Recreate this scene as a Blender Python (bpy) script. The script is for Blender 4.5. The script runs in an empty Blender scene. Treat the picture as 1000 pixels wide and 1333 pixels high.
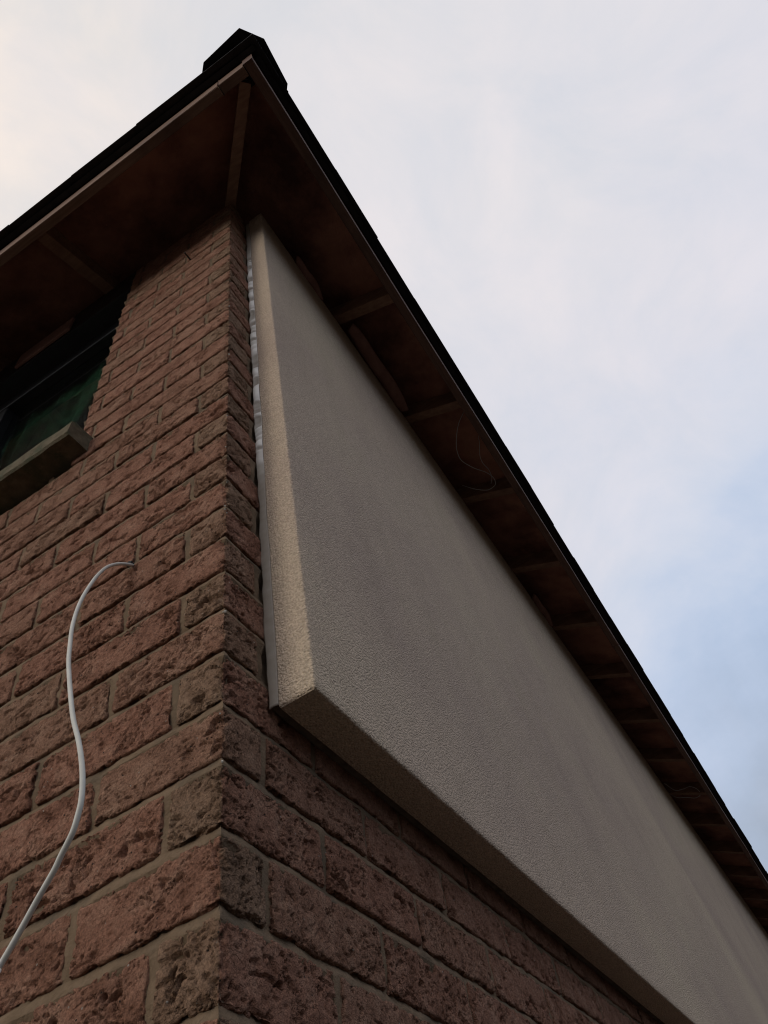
import bpy, math, random
import numpy as np
from mathutils import Matrix, Vector

random.seed(7)
S = bpy.context.scene
COL = S.collection
OZ = 1.8            # height above ground of the local reference level used below

# ------------------------------------------------------------------ camera
cam_d = bpy.data.cameras.new('camera')
cam = bpy.data.objects.new('camera', cam_d); COL.objects.link(cam)
RT = ((0.8402147, 0.51739507, -0.16230094),
      (0.5060609, -0.64067066, 0.57744564),
      (0.19478608, -0.56731247, -0.80013433))
cam.matrix_world = Matrix.Translation((0.43358, -0.52927, -0.27076 + OZ)) @ Matrix(RT).transposed().to_4x4()
cam_d.sensor_fit = 'HORIZONTAL'; cam_d.sensor_width = 36.0; cam_d.lens = 961.7 * 36.0 / 1000.0
cam_d.clip_start = 0.02; cam_d.clip_end = 5000
S.camera = cam

# ------------------------------------------------------------------ sky and sun
SUN_EL, SUN_DIR = math.radians(13), Vector((-0.42, -0.91, 0)).normalized()
w = bpy.data.worlds.new('World'); S.world = w; w.use_nodes = True
nt = w.node_tree; nt.nodes.clear(); N = nt.nodes; L = nt.links
def nn(t, **k):
    n = N.new(t)
    for a, b in k.items(): setattr(n, a, b)
    return n
sky = nn('ShaderNodeTexSky', sky_type='NISHITA', sun_disc=False)
sky.sun_elevation = SUN_EL
sky.sun_rotation = math.atan2(SUN_DIR.x, SUN_DIR.y)
sky.air_density = 1.4; sky.dust_density = 3.0
bg1 = nn('ShaderNodeBackground'); bg1.inputs[1].default_value = 0.10
L.new(sky.outputs[0], bg1.inputs[0])
tc = nn('ShaderNodeTexCoord')
dot = nn('ShaderNodeVectorMath', operation='DOT_PRODUCT'); dot.inputs[1].default_value = (-0.40, -0.40, 0.90)
L.new(tc.outputs['Generated'], dot.inputs[0])
n1 = nn('ShaderNodeTexNoise'); n1.inputs['Scale'].default_value = 2.1; n1.inputs['Detail'].default_value = 6; n1.inputs['Roughness'].default_value = 0.5; n1.inputs['Distortion'].default_value = 0.35
L.new(tc.outputs['Generated'], n1.inputs['Vector'])
n2 = nn('ShaderNodeTexNoise'); n2.inputs['Scale'].default_value = 6.0; n2.inputs['Detail'].default_value = 8; n2.inputs['Roughness'].default_value = 0.55
mp = nn('ShaderNodeMapping'); mp.inputs['Location'].default_value = (3.1, 1.7, 0.4); mp.inputs['Scale'].default_value = (1, 1, 1.7)
L.new(tc.outputs['Generated'], mp.inputs['Vector']); L.new(mp.outputs[0], n2.inputs['Vector'])
sh = nn('ShaderNodeMath', operation='MULTIPLY_ADD'); sh.inputs[1].default_value = 0.44; sh.inputs[2].default_value = -0.36
L.new(n1.outputs[0], sh.inputs[0])
sh2 = nn('ShaderNodeMath', operation='MULTIPLY_ADD'); sh2.inputs[1].default_value = 0.28
L.new(n2.outputs[0], sh2.inputs[0]); L.new(sh.outputs[0], sh2.inputs[2])
ad = nn('ShaderNodeMath', operation='ADD'); L.new(dot.outputs['Value'], ad.inputs[0]); L.new(sh2.outputs[0], ad.inputs[1])
mr = nn('ShaderNodeMapRange'); mr.inputs['From Min'].default_value = -0.9; mr.inputs['From Max'].default_value = 1.1
L.new(ad.outputs[0], mr.inputs['Value'])
cr = nn('ShaderNodeValToRGB'); cr.color_ramp.interpolation = 'B_SPLINE'
stops = [(-0.40, (.12, .14, .17)), (-0.18, (.25, .29, .36)), (-0.04, (.40, .46, .56)), (0.12, (.50, .615, .82)), (0.25, (.69, .74, .85)),
         (0.42, (.765, .765, .835)), (0.60, (.815, .80, .835)), (0.86, (.80, .79, .815)), (1.00, (.87, .82, .79)), (1.07, (1.02, .91, .82))]
el = cr.color_ramp.elements
while len(el) < len(stops): el.new(0.5)
for e, (p, c) in zip(el, stops):
    e.position = (p + 0.9) / 2.0; e.color = (*c, 1)
L.new(mr.outputs[0], cr.inputs[0])
bg2 = nn('ShaderNodeBackground'); bg2.inputs[1].default_value = 1.0
n3 = nn('ShaderNodeTexNoise'); n3.inputs['Scale'].default_value = 5.0; n3.inputs['Detail'].default_value = 7; n3.inputs['Roughness'].default_value = 0.6; n3.inputs['Distortion'].default_value = 0.5
mp3 = nn('ShaderNodeMapping'); mp3.inputs['Location'].default_value = (5.3, 2.2, 7.4); L.new(tc.outputs['Generated'], mp3.inputs['Vector']); L.new(mp3.outputs[0], n3.inputs['Vector'])
cr3 = nn('ShaderNodeValToRGB'); e3 = cr3.color_ramp.elements
e3[0].position = .32; e3[0].color = (0.915, 0.945, 0.975, 1); e3[1].position = .66; e3[1].color = (1.07, 1.035, 1.02, 1)
L.new(n3.outputs[0], cr3.inputs[0])
mm = nn('ShaderNodeMix'); mm.data_type = 'RGBA'; mm.blend_type = 'MULTIPLY'; mm.inputs[0].default_value = 1
L.new(cr.outputs[0], mm.inputs[6]); L.new(cr3.outputs[0], mm.inputs[7]); L.new(mm.outputs[2], bg2.inputs[0])
mx = nn('ShaderNodeMixShader'); mx.inputs[0].default_value = 0.93
L.new(bg1.outputs[0], mx.inputs[1]); L.new(bg2.outputs[0], mx.inputs[2])
wo = nn('ShaderNodeOutputWorld'); L.new(mx.outputs[0], wo.inputs[0])

sd = bpy.data.lights.new('sun', 'SUN'); sd.energy = 0.70; sd.angle = math.radians(18); sd.color = (1.0, 0.97, 0.86)
so = bpy.data.objects.new('sun', sd); COL.objects.link(so)
tow = Vector((SUN_DIR.x * math.cos(SUN_EL), SUN_DIR.y * math.cos(SUN_EL), math.sin(SUN_EL)))
so.rotation_euler = tow.to_track_quat('Z', 'Y').to_euler(); so.location = (-6, -12, 8)

S.view_settings.view_transform = 'Standard'; S.view_settings.look = 'None'
S.view_settings.gamma = 1; S.view_settings.use_curve_mapping = False; S.view_settings.exposure = 0.0
import time; T0 = time.time()
S.render.engine = 'CYCLES'; S.cycles.use_denoising = True; S.cycles.max_bounces = 8; S.cycles.filter_width = 1.1

# ------------------------------------------------------------------ materials
def material(name):
    m = bpy.data.materials.new(name); m.use_nodes = True
    t = m.node_tree; b = t.nodes['Principled BSDF']
    return m, t, b
def node(t, typ, ins=None, **k):
    n = t.nodes.new(typ)
    for a, b in k.items(): setattr(n, a, b)
    for a, b in (ins or {}).items(): n.inputs[a].default_value = b
    return n
def ramp(t, fac, stops, interp='LINEAR'):
    r = t.nodes.new('ShaderNodeValToRGB'); r.color_ramp.interpolation = interp
    e = r.color_ramp.elements
    while len(e) < len(stops): e.new(0.5)
    for q, (p, c) in zip(e, stops):
        q.position = p; q.color = (*c, 1) if len(c) == 3 else c
    t.links.new(fac, r.inputs[0]); return r
def mixc(t, fac, a, b, mode='MIX'):
    m = t.nodes.new('ShaderNodeMix'); m.data_type = 'RGBA'; m.blend_type = mode
    for s, v in ((0, fac), (6, a), (7, b)):
        if hasattr(v, 'is_linked'): t.links.new(v, m.inputs[s])
        else: m.inputs[s].default_value = v if s == 0 else (*v, 1)
    return m.outputs[2]

def brick_material():
    m, t, b = material('fired brick'); K = t.links
    tco = node(t, 'ShaderNodeTexCoord'); oi = node(t, 'ShaderNodeObjectInfo')
    sc = node(t, 'ShaderNodeVectorMath', operation='SCALE'); sc.inputs[0].default_value = (17, 31, 23); K.new(oi.outputs['Random'], sc.inputs['Scale'])
    av = node(t, 'ShaderNodeVectorMath', operation='ADD'); K.new(tco.outputs['Object'], av.inputs[0]); K.new(sc.outputs[0], av.inputs[1])
    V = av.outputs[0]
    at = node(t, 'ShaderNodeAttribute', attribute_name='tint')
    base = node(t, 'ShaderNodeTexNoise', {'Scale': 28, 'Detail': 5, 'Roughness': .6}); K.new(V, base.inputs['Vector'])
    gr = node(t, 'ShaderNodeTexNoise', {'Scale': 300, 'Detail': 4, 'Roughness': .75}); K.new(V, gr.inputs['Vector'])
    red = ramp(t, base.outputs[0], [(.30, (.225, .104, .066)), (.5, (.350, .174, .116)), (.72, (.440, .250, .172))])
    tan = ramp(t, base.outputs[0], [(.30, (.205, .128, .080)), (.5, (.295, .190, .124)), (.72, (.360, .245, .165))])
    c = mixc(t, at.outputs['Fac'], red.outputs[0], tan.outputs[0])
    g2 = ramp(t, gr.outputs[0], [(.30, (.42, .40, .38)), (.5, (1, 1, 1)), (.70, (1.55, 1.52, 1.46))])
    c = mixc(t, .8, c, g2.outputs[0], 'MULTIPLY')
    # dark iron and coal flecks, pale sand grains
    vo = node(t, 'ShaderNodeTexVoronoi', {'Scale': 130}); K.new(V, vo.inputs['Vector'])
    fl = ramp(t, vo.outputs['Distance'], [(.0, (1, 1, 1)), (.10, (1, 1, 1)), (.17, (0, 0, 0))])
    wn = node(t, 'ShaderNodeTexWhiteNoise'); K.new(vo.outputs['Position'], wn.inputs['Vector'])
    gt = node(t, 'ShaderNodeMath', operation='GREATER_THAN'); K.new(wn.outputs['Value'], gt.inputs[0]); gt.inputs[1].default_value = .80
    mu = node(t, 'ShaderNodeMath', operation='MULTIPLY'); K.new(gt.outputs[0], mu.inputs[0]); K.new(fl.outputs[0], mu.inputs[1])
    c = mixc(t, mu.outputs[0], c, (.05, .04, .035))
    gt2 = node(t, 'ShaderNodeMath', operation='LESS_THAN'); K.new(wn.outputs['Value'], gt2.inputs[0]); gt2.inputs[1].default_value = .05
    mu2 = node(t, 'ShaderNodeMath', operation='MULTIPLY'); K.new(gt2.outputs[0], mu2.inputs[0]); K.new(fl.outputs[0], mu2.inputs[1])
    c = mixc(t, mu2.outputs[0], c, (.48, .42, .36))
    K.new(c, b.inputs['Base Color']); b.inputs['Roughness'].default_value = .92
    b.inputs['Specular IOR Level'].default_value = .15
    # relief
    f1 = node(t, 'ShaderNodeTexNoise', {'Scale': 170, 'Detail': 6, 'Roughness': .72, 'Distortion': .4}); K.new(V, f1.inputs['Vector'])
    cr1 = node(t, 'ShaderNodeTexVoronoi', {'Scale': 75, 'Randomness': 1}, feature='DISTANCE_TO_EDGE')
    dv = node(t, 'ShaderNodeVectorMath', operation='ADD')
    dn = node(t, 'ShaderNodeTexNoise', {'Scale': 60, 'Detail': 3}); K.new(V, dn.inputs['Vector'])
    ds = node(t, 'ShaderNodeVectorMath', operation='SCALE'); ds.inputs['Scale'].default_value = .02; K.new(dn.outputs['Color'], ds.inputs[0])
    K.new(V, dv.inputs[0]); K.new(ds.outputs[0], dv.inputs[1]); K.new(dv.outputs[0], cr1.inputs['Vector'])
    ck = ramp(t, cr1.outputs['Distance'], [(0, (0, 0, 0)), (.09, (1, 1, 1))])
    msk = node(t, 'ShaderNodeTexNoise', {'Scale': 40, 'Detail': 2}); K.new(V, msk.inputs['Vector'])
    mk = ramp(t, msk.outputs[0], [(.50, (1, 1, 1)), (.60, (0, 0, 0))])
    mxk = node(t, 'ShaderNodeMath', operation='MAXIMUM'); K.new(ck.outputs[0], mxk.inputs[0]); K.new(mk.outputs[0], mxk.inputs[1])
    b1 = node(t, 'ShaderNodeBump', {'Strength': 1, 'Distance': .0075}); K.new(f1.outputs[0], b1.inputs['Height'])
    b2 = node(t, 'ShaderNodeBump', {'Strength': 1, 'Distance': .0028}); K.new(mxk.outputs[0], b2.inputs['Height']); K.new(b1.outputs[0], b2.inputs['Normal'])
    f3 = node(t, 'ShaderNodeTexNoise', {'Scale': 480, 'Detail': 3, 'Roughness': .7}); K.new(V, f3.inputs['Vector'])
    b3 = node(t, 'ShaderNodeBump', {'Strength': 1, 'Distance': .0028}); K.new(f3.outputs[0], b3.inputs['Height']); K.new(b2.outputs[0], b3.inputs['Normal'])
    K.new(b3.outputs[0], b.inputs['Normal'])
    return m

def noise_material(name, c0, c1, scale, rough=.85, bump=0.0, bscale=300, spec=.3, detail=5, c2=None, c2scale=6, c2lo=.5, c2hi=.7, stretch=(1, 1, 1), bdetail=4):
    m, t, b = material(name); K = t.links
    tco = node(t, 'ShaderNodeTexCoord'); mpn = node(t, 'ShaderNodeMapping'); mpn.inputs['Scale'].default_value = stretch
    K.new(tco.outputs['Object'], mpn.inputs['Vector'])
    n = node(t, 'ShaderNodeTexNoise', {'Scale': scale, 'Detail': detail, 'Roughness': .6}); K.new(mpn.outputs[0], n.inputs['Vector'])
    r = ramp(t, n.outputs[0], [(.3, c0), (.7, c1)]); c = r.outputs[0]
    if c2:
        q = node(t, 'ShaderNodeTexNoise', {'Scale': c2scale, 'Detail': 5, 'Roughness': .6}); K.new(tco.outputs['Object'], q.inputs['Vector'])
        qr = ramp(t, q.outputs[0], [(c2lo, (0, 0, 0)), (c2hi, (1, 1, 1))]); c = mixc(t, qr.outputs[0], c, c2)
    K.new(c, b.inputs['Base Color']); b.inputs['Roughness'].default_value = rough
    b.inputs['Specular IOR Level'].default_value = spec
    if bump:
        bn = node(t, 'ShaderNodeTexNoise', {'Scale': bscale, 'Detail': bdetail, 'Roughness': .65}); K.new(mpn.outputs[0], bn.inputs['Vector'])
        bb = node(t, 'ShaderNodeBump', {'Strength': 1, 'Distance': bump}); K.new(bn.outputs[0], bb.inputs['Height'])
        K.new(bb.outputs[0], b.inputs['Normal'])
    return m

def render_material():
    m, t, b = material('textured mineral render'); K = t.links
    tco = node(t, 'ShaderNodeTexCoord'); V = tco.outputs['Object']
    a = node(t, 'ShaderNodeTexNoise', {'Scale': 2.2, 'Detail': 6, 'Roughness': .62}); K.new(V, a.inputs['Vector'])
    c = ramp(t, a.outputs[0], [(.3, (.455, .352, .278)), (.5, (.505, .395, .306)), (.7, (.52, .416, .312))]).outputs[0]
    g = node(t, 'ShaderNodeTexVoronoi', {'Scale': 360}); K.new(V, g.inputs['Vector'])
    gw = node(t, 'ShaderNodeTexWhiteNoise'); K.new(g.outputs['Position'], gw.inputs['Vector'])
    gc = ramp(t, gw.outputs['Value'], [(0, (.70, .69, .67)), (.5, (1, 1, 1)), (1, (1.28, 1.27, 1.25))]).outputs[0]
    c = mixc(t, .7, c, gc, 'MULTIPLY')
    mp2 = node(t, 'ShaderNodeMapping'); mp2.inputs['Scale'].default_value = (9, 9, .7); K.new(V, mp2.inputs['Vector'])
    big = node(t, 'ShaderNodeTexNoise', {'Scale': .8, 'Detail': 5, 'Roughness': .55}); K.new(V, big.inputs['Vector'])
    br = ramp(t, big.outputs[0], [(.35, (.90, .89, .90)), (.65, (1.06, 1.07, 1.03))]).outputs[0]
    c = mixc(t, 1.0, c, br, 'MULTIPLY')
    st = node(t, 'ShaderNodeTexNoise', {'Scale': 1.6, 'Detail': 4}); K.new(mp2.outputs[0], st.inputs['Vector'])
    sr = ramp(t, st.outputs[0], [(.45, (1, 1, 1)), (.75, (.94, .945, .92))]).outputs[0]
    c = mixc(t, .8, c, sr, 'MULTIPLY')
    K.new(c, b.inputs['Base Color']); b.inputs['Roughness'].default_value = .9; b.inputs['Specular IOR Level'].default_value = .2
    n1 = node(t, 'ShaderNodeTexVoronoi', {'Scale': 330, 'Smoothness': .6}, feature='SMOOTH_F1'); K.new(V, n1.inputs['Vector'])
    n2 = node(t, 'ShaderNodeTexNoise', {'Scale': 240, 'Detail': 3}); K.new(V, n2.inputs['Vector'])
    ad = node(t, 'ShaderNodeMath', operation='SUBTRACT'); K.new(n2.outputs[0], ad.inputs[0]); K.new(n1.outputs['Distance'], ad.inputs[1])
    bp = node(t, 'ShaderNodeBump', {'Strength': 1, 'Distance': .0022}); K.new(ad.outputs[0], bp.inputs['Height'])
    K.new(bp.outputs[0], b.inputs['Normal'])
    return m

M = {}
M['brick'] = brick_material()
M['mortar'] = noise_material('sandy mortar', (.145, .101, .064), (.215, .150, .098), 35, .95, .0022, 260, .1, c2=(.11, .085, .060), c2scale=14)
M['render'] = render_material()
M['foam'] = noise_material('adhesive gap filler', (.10, .075, .055), (.20, .155, .115), 60, .9, .002, 160)
M['film'] = noise_material('pale sealing film', (.22, .20, .175), (.31, .285, .25), 40, .7, .0006, 90, .2, c2=(.58, .56, .53), c2scale=11, c2lo=.50, c2hi=.58)
def wood(name, c0, c1, c2, grain_axis, bump=.0012):
    st = {'x': (2, 45, 45), 'y': (45, 2, 45), 'z': (45, 45, 2)}[grain_axis]
    return noise_material(name, c0, c1, 1.6, .75, bump, 2.5, .25, 7, c2=c2, c2scale=5, c2lo=.5, c2hi=.75, stretch=st)
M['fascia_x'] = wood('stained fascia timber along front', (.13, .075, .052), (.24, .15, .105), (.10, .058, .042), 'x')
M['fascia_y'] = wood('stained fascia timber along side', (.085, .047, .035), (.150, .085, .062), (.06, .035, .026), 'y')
M['rafter'] = wood('rafter timber', (.20, .11, .072), (.33, .195, .13), (.13, .07, .05), 'x')
M['deck'] = noise_material('dark red brown roof board', (.26, .120, .085), (.42, .205, .145), 7, .9, .005, 22, .1, c2=(.09, .042, .034), c2scale=3, c2lo=.45, c2hi=.7)
M['plank'] = noise_material('pinkish board offcut', (.22, .115, .095), (.34, .19, .155), 14, .85, .002, 40, .2)
M['tile'] = noise_material('dark concrete roof tile', (.018, .018, .020), (.040, .038, .038), 20, .85, .0015, 120, .2)
M['frame'] = noise_material('dark window frame', (.020, .021, .024), (.030, .031, .034), 10, .4, 0)
M['bead'] = noise_material('grey glazing bead', (.16, .17, .19), (.22, .23, .25), 10, .4, 0)
M['sill'] = noise_material('weathered concrete sill', (.085, .070, .045), (.165, .135, .09), 45, .92, .004, 140, .1, c2=(.07, .072, .045), c2scale=18, c2lo=.5, c2hi=.68)
M['cable'] = noise_material('off white cable sheath', (.48, .475, .43), (.58, .57, .52), 40, .38, .0002, 200, .5)
M['wire'] = noise_material('thin grey wire', (.42, .40, .39), (.52, .50, .48), 20, .45, 0, spec=.5)
M['metal'] = noise_material('rusty nail', (.03, .022, .02), (.06, .04, .03), 50, .6, 0)
M['painted_reflection'] = noise_material('painted green reflection', (.016, .045, .027), (.065, .18, .10), 9, .9, .003, 40, .1, c2=(.026, .026, .026), c2scale=4, c2lo=.40, c2hi=.58)  # patchy green imitating greenery reflected in the panes
M['ground'] = noise_material('grey gravel and paving', (.040, .033, .026), (.078, .064, .050), 3, .95, .01, 40)
m_, t_, b_ = material('crinkled sealing film'); at_ = node(t_, 'ShaderNodeAttribute', attribute_name='tint')
fn = node(t_, 'ShaderNodeTexNoise', {'Scale': 60, 'Detail': 3}); t_.links.new(node(t_, 'ShaderNodeTexCoord').outputs['Object'], fn.inputs['Vector'])
fa_ = node(t_, 'ShaderNodeMath', operation='MULTIPLY_ADD'); fa_.inputs[1].default_value = .25; t_.links.new(fn.outputs[0], fa_.inputs[0]); t_.links.new(at_.outputs['Fac'], fa_.inputs[2])
fr_ = ramp(t_, fa_.outputs[0], [(.08, (.29, .25, .205)), (.35, (.42, .38, .33)), (1.0, (.80, .77, .72))])
t_.links.new(fr_.outputs[0], b_.inputs['Base Color']); b_.inputs['Roughness'].default_value = .8; b_.inputs['Specular IOR Level'].default_value = .1; M['film'] = m_
M['fleck'] = noise_material('pale mortar crumb', (.5, .47, .42), (.62, .58, .52), 50, .9, 0)
m, t, b = material('window glass'); b.inputs['Base Color'].default_value = (.9, .95, .93, 1)
b.inputs['Roughness'].default_value = .04; b.inputs['Transmission Weight'].default_value = 1; b.inputs['IOR'].default_value = 1.45
M['glass'] = m

# ------------------------------------------------------------------ helpers
def mesh(name, V, F, mat, tint=None, smooth=False):
    me = bpy.data.meshes.new(name); me.from_pydata([tuple(v) for v in V], [], F); me.update()
    for q in (mat if isinstance(mat, (list, tuple)) else [mat]): me.materials.append(q)
    if tint is not None:
        a = me.attributes.new('tint', 'FLOAT', 'POINT')
        a.data.foreach_set('value', np.asarray(tint, dtype=np.float32) if np.ndim(tint) else np.full(len(V), tint, np.float32))
    if smooth: me.polygons.foreach_set('use_smooth', [True] * len(me.polygons))
    return me
def link(name, me, parent=None, loc=(0, 0, 0), kind=None, label=None):
    o = bpy.data.objects.new(name, me); COL.objects.link(o); o.location = loc
    if parent:
        o.parent = parent
    if kind: o['kind'] = kind
    if label: o['label'] = label
    return o
def thing(name, label, cat, loc=(0, 0, 0)):
    o = bpy.data.objects.new(name, None); COL.objects.link(o); o.location = loc
    o.empty_display_size = .2; o['label'] = label; o['category'] = cat; return o
class MB:
    def __init__(s): s.v = []; s.f = []; s.t = []
    def add(s, V, F, tint=0.0):
        k = len(s.v); s.v += [tuple(q) for q in V]; s.f += [tuple(i + k for i in q) for q in F]; s.t += [tint] * len(V)
    def box(s, x0, x1, y0, y1, z0, z1, tint=0.0):
        s.hexa([(x0, y0, z0), (x1, y0, z0), (x1, y1, z0), (x0, y1, z0), (x0, y0, z1), (x1, y0, z1), (x1, y1, z1), (x0, y1, z1)], tint)
    def hexa(s, V, tint=0.0):
        s.add(V, [(0, 3, 2, 1), (4, 5, 6, 7), (0, 1, 5, 4), (1, 2, 6, 5), (2, 3, 7, 6), (3, 0, 4, 7)], tint)
    def prism(s, poly, zlo, zhi):
        n = len(poly)
        V = [(x, y, zlo[i] if hasattr(zlo, '__len__') else zlo) for i, (x, y) in enumerate(poly)] + \
            [(x, y, zhi[i] if hasattr(zhi, '__len__') else zhi) for i, (x, y) in enumerate(poly)]
        F = [tuple(range(n))[::-1], tuple(range(n, 2 * n))] + [(i, (i + 1) % n, n + (i + 1) % n, n + i) for i in range(n)]
        s.add(V, F)
    def obj(s, name, mat, parent=None, tint=False, bevel=0, off=True, **k):
        V = [(x, y, z + (OZ if off else 0)) for x, y, z in s.v]
        c = np.mean(np.array(V), 0)
        V = [(x - c[0], y - c[1], z - c[2]) for x, y, z in V]
        o = link(name, mesh(name, V, s.f, mat, s.t if tint else None), parent, c, **k)
        if bevel:
            b = o.modifiers.new('bevel', 'BEVEL'); b.width = bevel; b.segments = 2; b.limit_method = 'ANGLE'
        return o

# vectorised value noise
def _h(ix, iy, iz, seed):
    n = (ix * 374761393 + iy * 668265263 + iz * 2147483647 + seed * 1274126177) & 0xffffffff
    n = ((n ^ (n >> 13)) * 1274126177) & 0xffffffff
    n = ((n ^ (n >> 16)) * 2246822519) & 0xffffffff
    return ((n ^ (n >> 15)) & 0xffff) / 65535.0
def vnoise(P, seed=0):
    P = np.asarray(P); I = np.floor(P).astype(np.int64); f = P - I; f = f * f * (3 - 2 * f)
    r = 0
    for dx in (0, 1):
        wx = f[:, 0] if dx else 1 - f[:, 0]
        for dy in (0, 1):
            wy = f[:, 1] if dy else 1 - f[:, 1]
            for dz in (0, 1):
                wz = f[:, 2] if dz else 1 - f[:, 2]
                r = r + wx * wy * wz * _h(I[:, 0] + dx, I[:, 1] + dy, I[:, 2] + dz, seed)
    return r
def fbm(P, oct=4, seed=0, gain=.5):
    a, s, tot = 0, 1.0, 0
    for o in range(oct):
        a = a + s * vnoise(P * (2.03 ** o) + 11.3 * o, seed + o); tot += s; s *= gain
    return a / tot
def sstep(a, b, x):
    q = np.clip((x - a) / (b - a), 0, 1); return q * q * (3 - 2 * q)

# ------------------------------------------------------------------ rough faced brick
def brick_mesh(x0, x1, y0, y1, z0, z1, res, rough, seed, drop, corner_face=None):
    """box grid with rounded arrises, worn in by a continuous field; faces listed in drop are left off (buried in the wall)"""
    lo = np.array([x0, y0, z0]); hi = np.array([x1, y1, z1]); c = (lo + hi) / 2
    n = [max(2, int(round((hi[i] - lo[i]) / res))) for i in range(3)]
    if corner_face is None:           # depth axis into wall needs few divisions
        pass
    axes = []
    for i in range(3):
        a = np.linspace(lo[i], hi[i], n[i] + 1); axes.append(a)
    if corner_face in ('A', 'B'):
        d = 1 if corner_face == 'A' else 0
        r = [0, .35, 1.0]
        if d == 1: axes[1] = lo[1] + np.array([0, .004, .012, .022, hi[1] - lo[1]]) if res < .005 else lo[1] + np.array([0, .006, .02, hi[1] - lo[1]])
        else: axes[0] = hi[0] - np.array([hi[0] - lo[0], .022, .012, .004, 0]) if res < .005 else hi[0] - np.array([hi[0] - lo[0], .02, .006, 0])
    la = [len(a) for a in axes]; keys = []; quads = []; off = 0
    for fix in range(3):
        u, v = [i for i in range(3) if i != fix]
        for side in (-1, 1):
            if (fix, side) in drop: continue
            A_, B_ = np.meshgrid(np.arange(la[u]), np.arange(la[v]), indexing='ij')
            k = np.zeros((A_.size, 3), int); k[:, u] = A_.ravel(); k[:, v] = B_.ravel(); k[:, fix] = 0 if side < 0 else la[fix] - 1
            keys.append((k[:, 0] * la[1] + k[:, 1]) * la[2] + k[:, 2])
            idn = np.arange(A_.size).reshape(A_.shape) + off; off += A_.size
            q = np.stack([idn[:-1, :-1], idn[1:, :-1], idn[1:, 1:], idn[:-1, 1:]], -1).reshape(-1, 4)
            if (side > 0) == (fix == 1): q = q[:, ::-1]
            quads.append(q)
    uk, inv = np.unique(np.concatenate(keys), return_inverse=True)
    F = inv[np.concatenate(quads)].tolist()
    V = np.stack([axes[0][uk // (la[1] * la[2])], axes[1][(uk // la[2]) % la[1]], axes[2][uk % la[2]]], 1)
    P = np.array(V)
    # rounded box
    rr = .0030
    inner = np.clip(P, lo + rr, hi - rr)
    d = P - inner; ln = np.linalg.norm(d, axis=1, keepdims=True); ln[ln == 0] = 1
    nrm = d / ln
    W = P + seed * np.array([3.17, 5.71, 2.33])
    warp = np.stack([fbm(W * 45 + 7, 2, 1), fbm(W * 45 + 31, 2, 5), fbm(W * 45 + 57, 2, 9)], 1) - .5
    Wp = W + warp * .016
    slow = fbm(W * 14, 2, 21)
    el_ = np.array([.8, .8, 1.5])                       # drag marks run slightly along the face
    med = fbm(Wp * 85 * el_, 3, 33, .6)
    fine = fbm(Wp * 260, 2, 47)
    ridg = 1 - np.abs(2 * fbm(Wp * 58 * el_, 3, 61, .6) - 1)
    ridg2 = 1 - np.abs(2 * fbm(Wp * 105 * np.array([.75, .75, 1.2]), 3, 64, .55) - 1)
    cm = sstep(.50, .60, fbm(W * 33, 2, 67))
    crack = (.5 * sstep(.965, .995, ridg) + sstep(.945, .985, ridg2)) * cm
    patch = sstep(.50, .57, fbm(W * 26, 3, 71)) if rough < 1.0 else sstep(.30, .45, fbm(W * 26, 3, 71))          # torn areas
    pits = np.maximum(sstep(.66, .73, fbm(Wp * 130 * el_, 2, 83)), .6 * sstep(.67, .73, fbm(Wp * 210, 2, 85)))
    big = sstep(.69, .75, fbm(Wp * 66 * el_, 2, 91))
    dd = (.0010 * (slow - .5) * 2 + .0012 * (.60 - med) + .0018 * (.5 - fine)
          + .0042 * crack + patch * rough * (.0008 + .0036 * (.6 - med) + .0052 * (.5 - fine)) + .0050 * pits * (.55 + .6 * patch) * (.5 + rough * .5) + .0065 * big * (.7 + patch) * (.5 + rough * .5))
    edge = np.minimum(np.minimum(P[:, 2] - z0, z1 - P[:, 2]), .02)
    if corner_face != 'B': edge = np.minimum(edge, np.minimum(np.abs(P[:, 0] - x0), np.abs(x1 - P[:, 0])) if corner_face == 'A' else edge)
    chip = sstep(.56, .70, fbm(W * 75, 3, 101)) * sstep(.008, .0, edge)
    dd = dd + .0042 * chip
    if corner_face == 'C':     # knocked vertical arris
        ca_ = np.maximum(x1 - P[:, 0], 0) + np.maximum(P[:, 1] - y0, 0)
        dd = dd + sstep(.016, .0, ca_) * (.0075 * sstep(.50, .64, fbm(W * np.array([60, 60, 85]), 3, 131)) + .0030 * fbm(W * 190, 2, 137))
    dd = np.clip(dd - .0010, -.0015, .0100)
    ed2 = np.minimum(P[:, 2] - z0, z1 - P[:, 2]); dd = np.where(dd > 0, dd, dd * .4)
    P2 = inner + nrm * rr - nrm * dd[:, None]
    jit = (np.stack([vnoise(W * 100, 201), vnoise(W * 100, 203), vnoise(W * 100, 207)], 1) - .5) * .0020
    jit[:, 1 if corner_face != 'B' else 0] *= .4
    P2 = P2 + jit
    return P2 - c, F, c

C = 0.0799                     # course height
HA, LA = 0.0773, 0.225         # corner header on front wall, stretcher pitch
HB = 0.0755
JT = 0.0100                    # joint thickness
rng = random.Random(5)
def bed(n):                    # height of the joint centre under course n
    r = random.Random(n * 13 + 3); return n * C + r.uniform(-.0015, .0015)
BED = {n: bed(n) for n in range(-30, 45)}

# ------------------------------------------------------------------ ground
g = MB(); g.add([(-1500, -1500, 0), (1500, -1500, 0), (1500, 1500, 0), (-1500, 1500, 0)], [(0, 1, 2, 3)])
g.obj('ground', M['ground'], off=False, kind='structure')

house = thing('brick_house', 'red brown rustic brick house corner with overhanging timber eaves and dark hipped roof', 'house', (0, 0, 0))

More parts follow.
